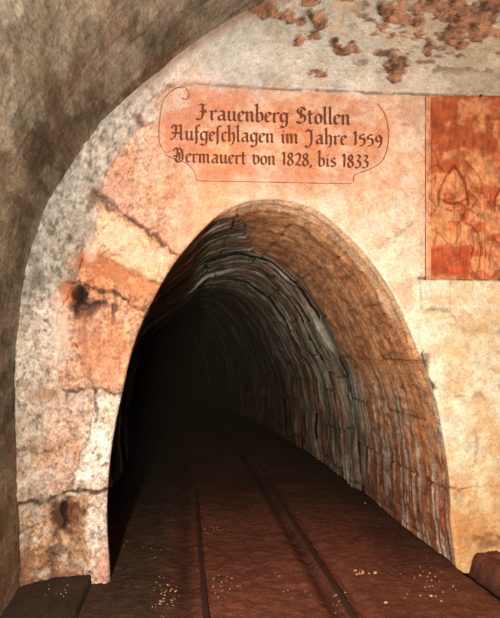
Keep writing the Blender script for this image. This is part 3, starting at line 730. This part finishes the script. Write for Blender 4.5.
def text_line(name, text, x0, x1, yb0, yb1, xh, mat, parent, label):
    adv = sum(GL[c][0] for c in text); k = (x1-x0)/adv
    mx, mz = on_wall((x0+x1)/2, (yb0+yb1)/2)
    line = empty(name, (float(mx)-parent.location.x, YW-parent.location.y, float(mz)-parent.location.z)); line.parent = parent; line['label'] = label
    cur = 0
    for wd in text.split(' '):
        a = sum(GL[c][0] for c in wd)
        t0, t1 = cur/adv, (cur+a)/adv
        word('painted_word', wd, x0+cur*k, x0+(cur+a)*k, yb0+(yb1-yb0)*t0, yb0+(yb1-yb0)*t1, xh, mat, line)
        cur += a+GL[' '][0]

def word(name, text, x0, x1, yb0, yb1, xh, mat, parent):
    adv = sum(GL[c][0] for c in text); k = (x1-x0)/adv
    V, Fc = [], []; cur = 0.0
    nibw, na = .185, math.radians(38)
    nxp, nyp = math.cos(na)*nibw/2, math.sin(na)*nibw/2
    def place(a, b):
        px = x0 + a*k; t = (px-x0)/(x1-x0); return px, yb0+(yb1-yb0)*t-b*xh
    quads = []
    for ch in text:
        w, strokes = GL[ch]
        for st in strokes:
            pts = smooth_stroke(st)
            for (a, b), (c, d) in zip(pts[:-1], pts[1:]):
                t = .03                                       # hairline thickness
                L = math.hypot(c-a, d-b)+1e-6; ox, oy = -(d-b)/L*t, (c-a)/L*t
                s = 1 if (nxp*(-(d-b)) + nyp*(c-a)) > 0 else -1
                q = [(a-nxp*s-ox, b-nyp*s-oy), (c-nxp*s-ox, d-nyp*s-oy), (c+nxp*s+ox, d+nyp*s+oy), (a+nxp*s+ox, b+nyp*s+oy)]
                quads.append([place(cur+u, v) for u, v in q])
            # small pen terminals
        cur += w
    q = np.array(quads).reshape(-1, 2)
    X, Z = on_wall(q[:, 0], q[:, 1]); zc = flat_z(q[:, 0], q[:, 1])
    n = len(q)//4
    lift = .0058 + np.repeat(np.arange(n) % 7, 4)*.00006
    Vt = np.stack([X, YW-zc-lift, Z], 1); Vb = np.stack([X, YW-zc-lift+.002, Z], 1)
    Vv = np.vstack([Vt, Vb]); f = []
    for i in range(n):
        a = 4*i; b = a+len(q)
        P = Vt[a:a+4]; area = sum(P[j][0]*P[(j+1) % 4][2]-P[(j+1) % 4][0]*P[j][2] for j in range(4))
        top = [a, a+1, a+2, a+3]; f.append(top if area > 0 else top[::-1])
        for j in range(4): f.append([a+j, a+(j+1) % 4, b+(j+1) % 4, b+j])
    return link_mesh(name, Vv, f, mat, parent, smooth=False)

def outline(name, pts, hw, parent, mat, lift=.0055, closed=False):
    p = catmull(pts + ([pts[0]] if closed else []), 220)
    d = np.gradient(p, axis=0); L = np.hypot(d[:, 0], d[:, 1])+1e-9; nx_, ny_ = -d[:, 1]/L, d[:, 0]/L
    wv = hw*(1+.5*fbm(np.arange(220)/9., np.zeros(220), oct=2, seed=6))
    A = np.stack([p[:, 0]+nx_*wv, p[:, 1]+ny_*wv], 1); B = np.stack([p[:, 0]-nx_*wv, p[:, 1]-ny_*wv], 1)
    Q = np.vstack([A, B]); X, Z = on_wall(Q[:, 0], Q[:, 1]); zc = flat_z(Q[:, 0], Q[:, 1])
    Vt = np.stack([X, YW-zc-lift, Z], 1); Vb = Vt+np.array([0, .002, 0]); V = np.vstack([Vt, Vb]); n = 220
    f = [[i, i+1, n+i+1, n+i] for i in range(n-1)] + [[i, 2*n+i, 2*n+i+1, i+1] for i in range(n-1)] + [[n+i, n+i+1, 3*n+i+1, 3*n+i] for i in range(n-1)]
    return link_mesh(name, V, f, mat, parent, smooth=False)

def inscription():
    root = empty('inscription_panel', (float(on_wall(275, 184)[0]), YW, float(on_wall(275, 184)[1])))
    tag(root, 'painted cartouche with three lines of dark blackletter writing above the tunnel mouth', 'inscription')
    px, py, X, Z = chart_grid(154, 393, 84, 188, .8)
    z, col, _, _ = wall_fields(X, Z)
    s = sdf(px, py, CART); z = z + .0035*sst(1.5, -1.0, s) - .002*sst(0, 2.5, s)
    V = np.stack([X, YW-z, Z], -1).reshape(-1, 3); Fs = grid_faces(*px.shape, flip=True)
    keep = (s.reshape(-1)[Fs].mean(1) < 2.2)
    sub_mesh('painted_field', V, Fs, keep, M_WALL, root, col.reshape(-1, 3))
    text_line('text_line', 'Frauenberg Stollen', 197, 351, 120, 125, 9.6, M_INK, root, 'top line of dark blackletter writing')
    text_line('text_line', 'Aufgeschlagen im Jahre 1559', 171, 383, 140, 146, 9.0, M_INK, root, 'middle line of dark blackletter writing')
    text_line('text_line', 'Vermauert von 1828, biz 1833', 173, 369, 162, 168, 8.6, M_INK, root, 'lowest line of dark blackletter writing')
    outline('border_line', [(182, 100), (186, 101), (189, 96), (184, 90), (174, 93), (164, 103), (160, 120), (159, 138), (162, 149), (169, 157), (184, 162.5), (193, 170), (197, 181)], .42, root, M_LINE)
    outline('border_line', [(197, 181), (230, 181.6), (275, 182.5), (320, 183.5), (352, 184)], .38, root, M_LINE)
    outline('border_line', [(353, 182), (355, 175), (369, 169.5), (381, 162), (387, 148), (388, 130), (384, 114), (377, 104)], .42, root, M_LINE)
inscription()

# ------------------------------------------------------------------ red relief
def relief():
    root = empty('relief_panel', (float(on_wall(530, 280)[0]), YW, float(on_wall(530, 280)[1])))
    tag(root, 'orange red carved stone relief with mitred figures, right of the inscription', 'relief')
    px, py, X, Z = chart_grid(425, 640, 97.0, 280, .7)
    py0 = py
    z = np.full(px.shape, .020)
    z += .0012*fbm(px/2.2, py/14, oct=3, seed=600) + .0015*fbm(px/8, py/8, oct=3, seed=601)
    edge = np.minimum(np.minimum(px-425, 640-px), np.minimum(py-97, 280-py))
    z += .004*sst(5.5, 4.0, edge) - .012*sst(1.0, 0, edge)
    col = lin((192, 98, 58))*np.ones(px.shape+(3,))
    up_ = sst(215, 140, py)[..., None]*sst(0, 1, fbm(px/5, py/40, seed=603)*.5+.7)[..., None]
    col = col*(1-.55*up_)+.55*up_*lin((156, 68, 38))
    p2 = sst(-.25, .35, fbm(px/14, py/12, oct=4, seed=604)*1.2+.4*sst(140, 200, py)-.15)[..., None]
    col = col*(1-.75*p2)+.75*p2*lin((228, 158, 106))
    ids = np.zeros(px.shape, int)
    def shape(pts, h, k, soft=3.0, warp=0):
        nonlocal z, ids
        s = sdf(px, py, [tuple(p) for p in catmull(pts+[pts[0]], 60)][:-1])
        z = np.maximum(z, .020+h*sst(0, -soft, s)-.004*sst(1.6, 0, np.abs(s-.8)))
        z = z-.003*sst(1.4, .2, np.abs(s))
        if k: ids[s < .2] = k
        return s
    def cut(pts, hw=.8, dep=.004, dark=.55):
        dep *= 2.2; dark = min(.95, dark*1.6); hw *= 1.2
        nonlocal z, col
        d = dist_poly(px+1.0*fbm(px/6, py/6, seed=611), py+1.0*fbm(px/6, py/6, seed=612), pts)
        g = sst(hw+.7, hw-.5, d); z = z-dep*g; col = col*(1-dark*.8*g[..., None]*np.array([.6, .85, .95]))
    for k, (ox, fl) in enumerate([(0, 1), (56, 1), (112, -1)]):
        def T(pts, ox=ox, fl=fl): return [((452+fl*(x-452))+ox, y+(6 if k == 1 else 0)) for x, y in pts]
        shape(T([(430, 232), (438, 222), (446, 219), (460, 219), (470, 224), (478, 236), (477, 262), (474, 276), (429, 276), (428, 250)]), .012, k+1, 5)     # robe
        shape(T([(440, 205), (441, 217), (446, 226), (452, 230), (459, 226), (464, 216), (464, 204), (452, 200)]), .018, k+1, 4)                             # face
        shape(T([(437, 206), (438, 192), (445, 178), (453, 167), (461, 178), (466, 192), (466, 206), (452, 202)]), .022, k+1, 4)                             # mitre
        shape(T([(444, 224), (452, 222), (460, 224), (458, 238), (452, 246), (446, 238)]), .022, k+1, 3)                                                     # beard
        shape(T([(430, 236), (436, 232), (450, 246), (464, 250), (463, 256), (446, 254), (434, 246)]), .022, k+1, 3)                                          # arm
        cut(T([(438, 200), (444, 203), (452, 204.5), (460, 203), (466, 200)])); cut(T([(453, 170), (453, 200)]), .5, .003, .35)
        cut(T([(437, 206), (438, 192), (445, 178), (453, 166.5), (461, 178), (466, 192), (467, 206)]), .9, .004, .6)
        cut(T([(445, 211), (450, 212)]), .6, .003, .5); cut(T([(455, 212), (460, 211)]), .6, .003, .5); cut(T([(452.5, 211), (451, 219), (455, 219.5)]), .4, .003, .4)
        cut(T([(447, 223), (452, 222), (458, 223)]), .5, .003, .5)
        cut(T([(436, 228), (433, 240), (431, 262)]), .6, .003, .4); cut(T([(470, 230), (472, 246), (468, 262), (471, 275)]), .7, .003, .45); cut(T([(462, 258), (460, 274)]), .6, .003, .4)
        cut(T([(448, 228), (449, 242)]), .4, .002, .3); cut(T([(455, 228), (455, 242)]), .4, .002, .3)
    # crozier between the figures
    shape([(478, 196), (484, 190), (490, 195), (488, 203), (483, 202), (483, 205), (484, 274), (480, 274), (480, 206)], .012, 4, 1.6)
    cut([(477, 232), (480, 250), (478, 268)], .7, .003, .5); cut([(430, 182), (436, 176), (433, 190), (429, 198), (436, 208), (431, 216)], .7, .003, .4)
    cut([(466, 176), (472, 184), (468, 192), (476, 200), (470, 210), (477, 216)], .7, .003, .4)
    cut([(428, 170), (438, 165), (444, 172)], .7, .003, .3); cut([(463, 160), (475, 172), (482, 184)], .7, .003, .3)
    # square block, deep red
    sb = np.maximum(np.abs(px-448)-19.5, np.abs(py-261.5)-13.5) + 3.0*fbm(px/7, py/7, oct=3, seed=620)
    blk = sst(2.4, -1.6, sb); z = z*(1-blk) + blk*(.030+.002*fbm(px/3, py/3, oct=3, seed=621)); ids[sb < 0] = 5
    col = col*(1-.8*blk[..., None]) + .8*blk[..., None]*lin((182, 74, 40))*(1+.3*fbm(px/4, py/4, oct=3, seed=622))[..., None]
    frame = sst(5, 3.5, px-425)[..., None]; col = col*(1-.5*frame)+.5*frame*lin((228, 168, 128))
    col *= (1+.40*fbm(px/6, py/6, oct=4, seed=630)+.25*fbm(px/2, py/9, oct=2, seed=631))[..., None]; z = z+.006*fbm(px/5, py/5, oct=4, seed=640)*2*sst(150, 190, py)*(1-blk)
    V = np.stack([X, YW-z, Z], -1).reshape(-1, 3); Fs = grid_faces(*px.shape, flip=True)
    fid = np.round(np.median(ids.reshape(-1)[Fs], axis=1)).astype(int); Cc = col.reshape(-1, 3)
    sub_mesh('stone_tablet', V, Fs, fid == 0, M_PANEL, root, Cc)
    names = [('carved_figure', 'left carved figure in a pointed mitre'), ('carved_figure', 'second carved figure in a pointed mitre'), ('carved_figure', 'third carved figure'),
             ('carved_crozier', None), ('carved_block', 'deep red square block at lower left')]
    for i, (n, l) in enumerate(names):
        o = sub_mesh(n, V, Fs, fid == i+1, M_PANEL, root, Cc)
        if l: o['label'] = l
    # bottom and left thickness of the tablet
    rim = [(425, 97), (425, 280), (640, 280), (640, 97)]
    R = to_wall(rim); v = []; f = []
    for (x, zz) in R: v += [(x, YW-.012, zz), (x, YW+.02, zz)]
    for i in range(3): f.append([2*i, 2*i+1, 2*i+3, 2*i+2])
    link_mesh('tablet_edge', v, f, material('tablet_edge_stone', .9, .4, 80, .2, col=(150, 84, 56)), root, smooth=False)
relief()

# ------------------------------------------------------------------ dusty air standing in the tunnel
def haze():
    cv = catmull(mouth_w, 60); ys = np.linspace(YW+.55, YW+19.7, 24); V = []
    for y in ys:
        b = -.012*max(0, y-YW-2.5)**2
        for x, z in cv: V.append((x*1+b-(.2 if x < .3 else 0), y, max(z, .0)))
    n = 60; f = [[j*n+i, j*n+(i+1) % n, (j+1)*n+(i+1) % n, (j+1)*n+i] for j in range(len(ys)-1) for i in range(n)]
    f += [list(range(n))[::-1], [(len(ys)-1)*n+i for i in range(n)]]
    m = bpy.data.materials.new('brown_dust'); m.use_nodes = True; nt = m.node_tree; nt.nodes.remove(nt.nodes['Principled BSDF'])
    pv = nt.nodes.new('ShaderNodeVolumePrincipled'); pv.inputs['Density'].default_value = .06; pv.inputs['Color'].default_value = (.27, .20, .13, 1)
    pv.inputs['Anisotropy'].default_value = .2
    nt.links.new(pv.outputs[0], nt.nodes['Material Output'].inputs['Volume'])
    o = link_mesh('dust_haze', V, f, m, smooth=False); tag(o, 'thin brown dusty air inside the dark tunnel', 'haze', None, 'stuff')
haze()

# ------------------------------------------------------------------ light
def area(name, loc, target, power, size, colr):
    L = bpy.data.lights.new(name, 'AREA'); L.energy = power; L.size = size; L.color = colr; L.shape = 'DISK'
    o = bpy.data.objects.new(name, L); C.objects.link(o); o.location = loc
    from mathutils import Vector
    o.rotation_euler = (Vector(target)-Vector(loc)).to_track_quat('-Z', 'Y').to_euler(); return o
area('work_lamp', (-.55, -.2, 1.40), (1.3, YW, 1.75), 280, .12, (1, .94, .86))
w = bpy.data.worlds.new('World'); w.use_nodes = True; bpy.context.scene.world = w
w.node_tree.nodes['Background'].inputs[0].default_value = (.5, .45, .38, 1); w.node_tree.nodes['Background'].inputs[1].default_value = .02

# ------------------------------------------------------------------ camera and view
cam = bpy.data.cameras.new('Camera'); cam.sensor_fit = 'HORIZONTAL'; cam.sensor_width = 36; cam.lens = F/W*36
co = bpy.data.objects.new('Camera', cam); C.objects.link(co); co.location = (0, 0, EYE)
co.rotation_euler = (math.pi/2+PITCH, 0, -YAW); cam.clip_start = .05
sc = bpy.context.scene; sc.camera = co
sc.view_settings.view_transform = 'Standard'; sc.view_settings.look = 'None'; sc.view_settings.exposure = 0; sc.view_settings.gamma = 1
sc.view_settings.use_curve_mapping = False
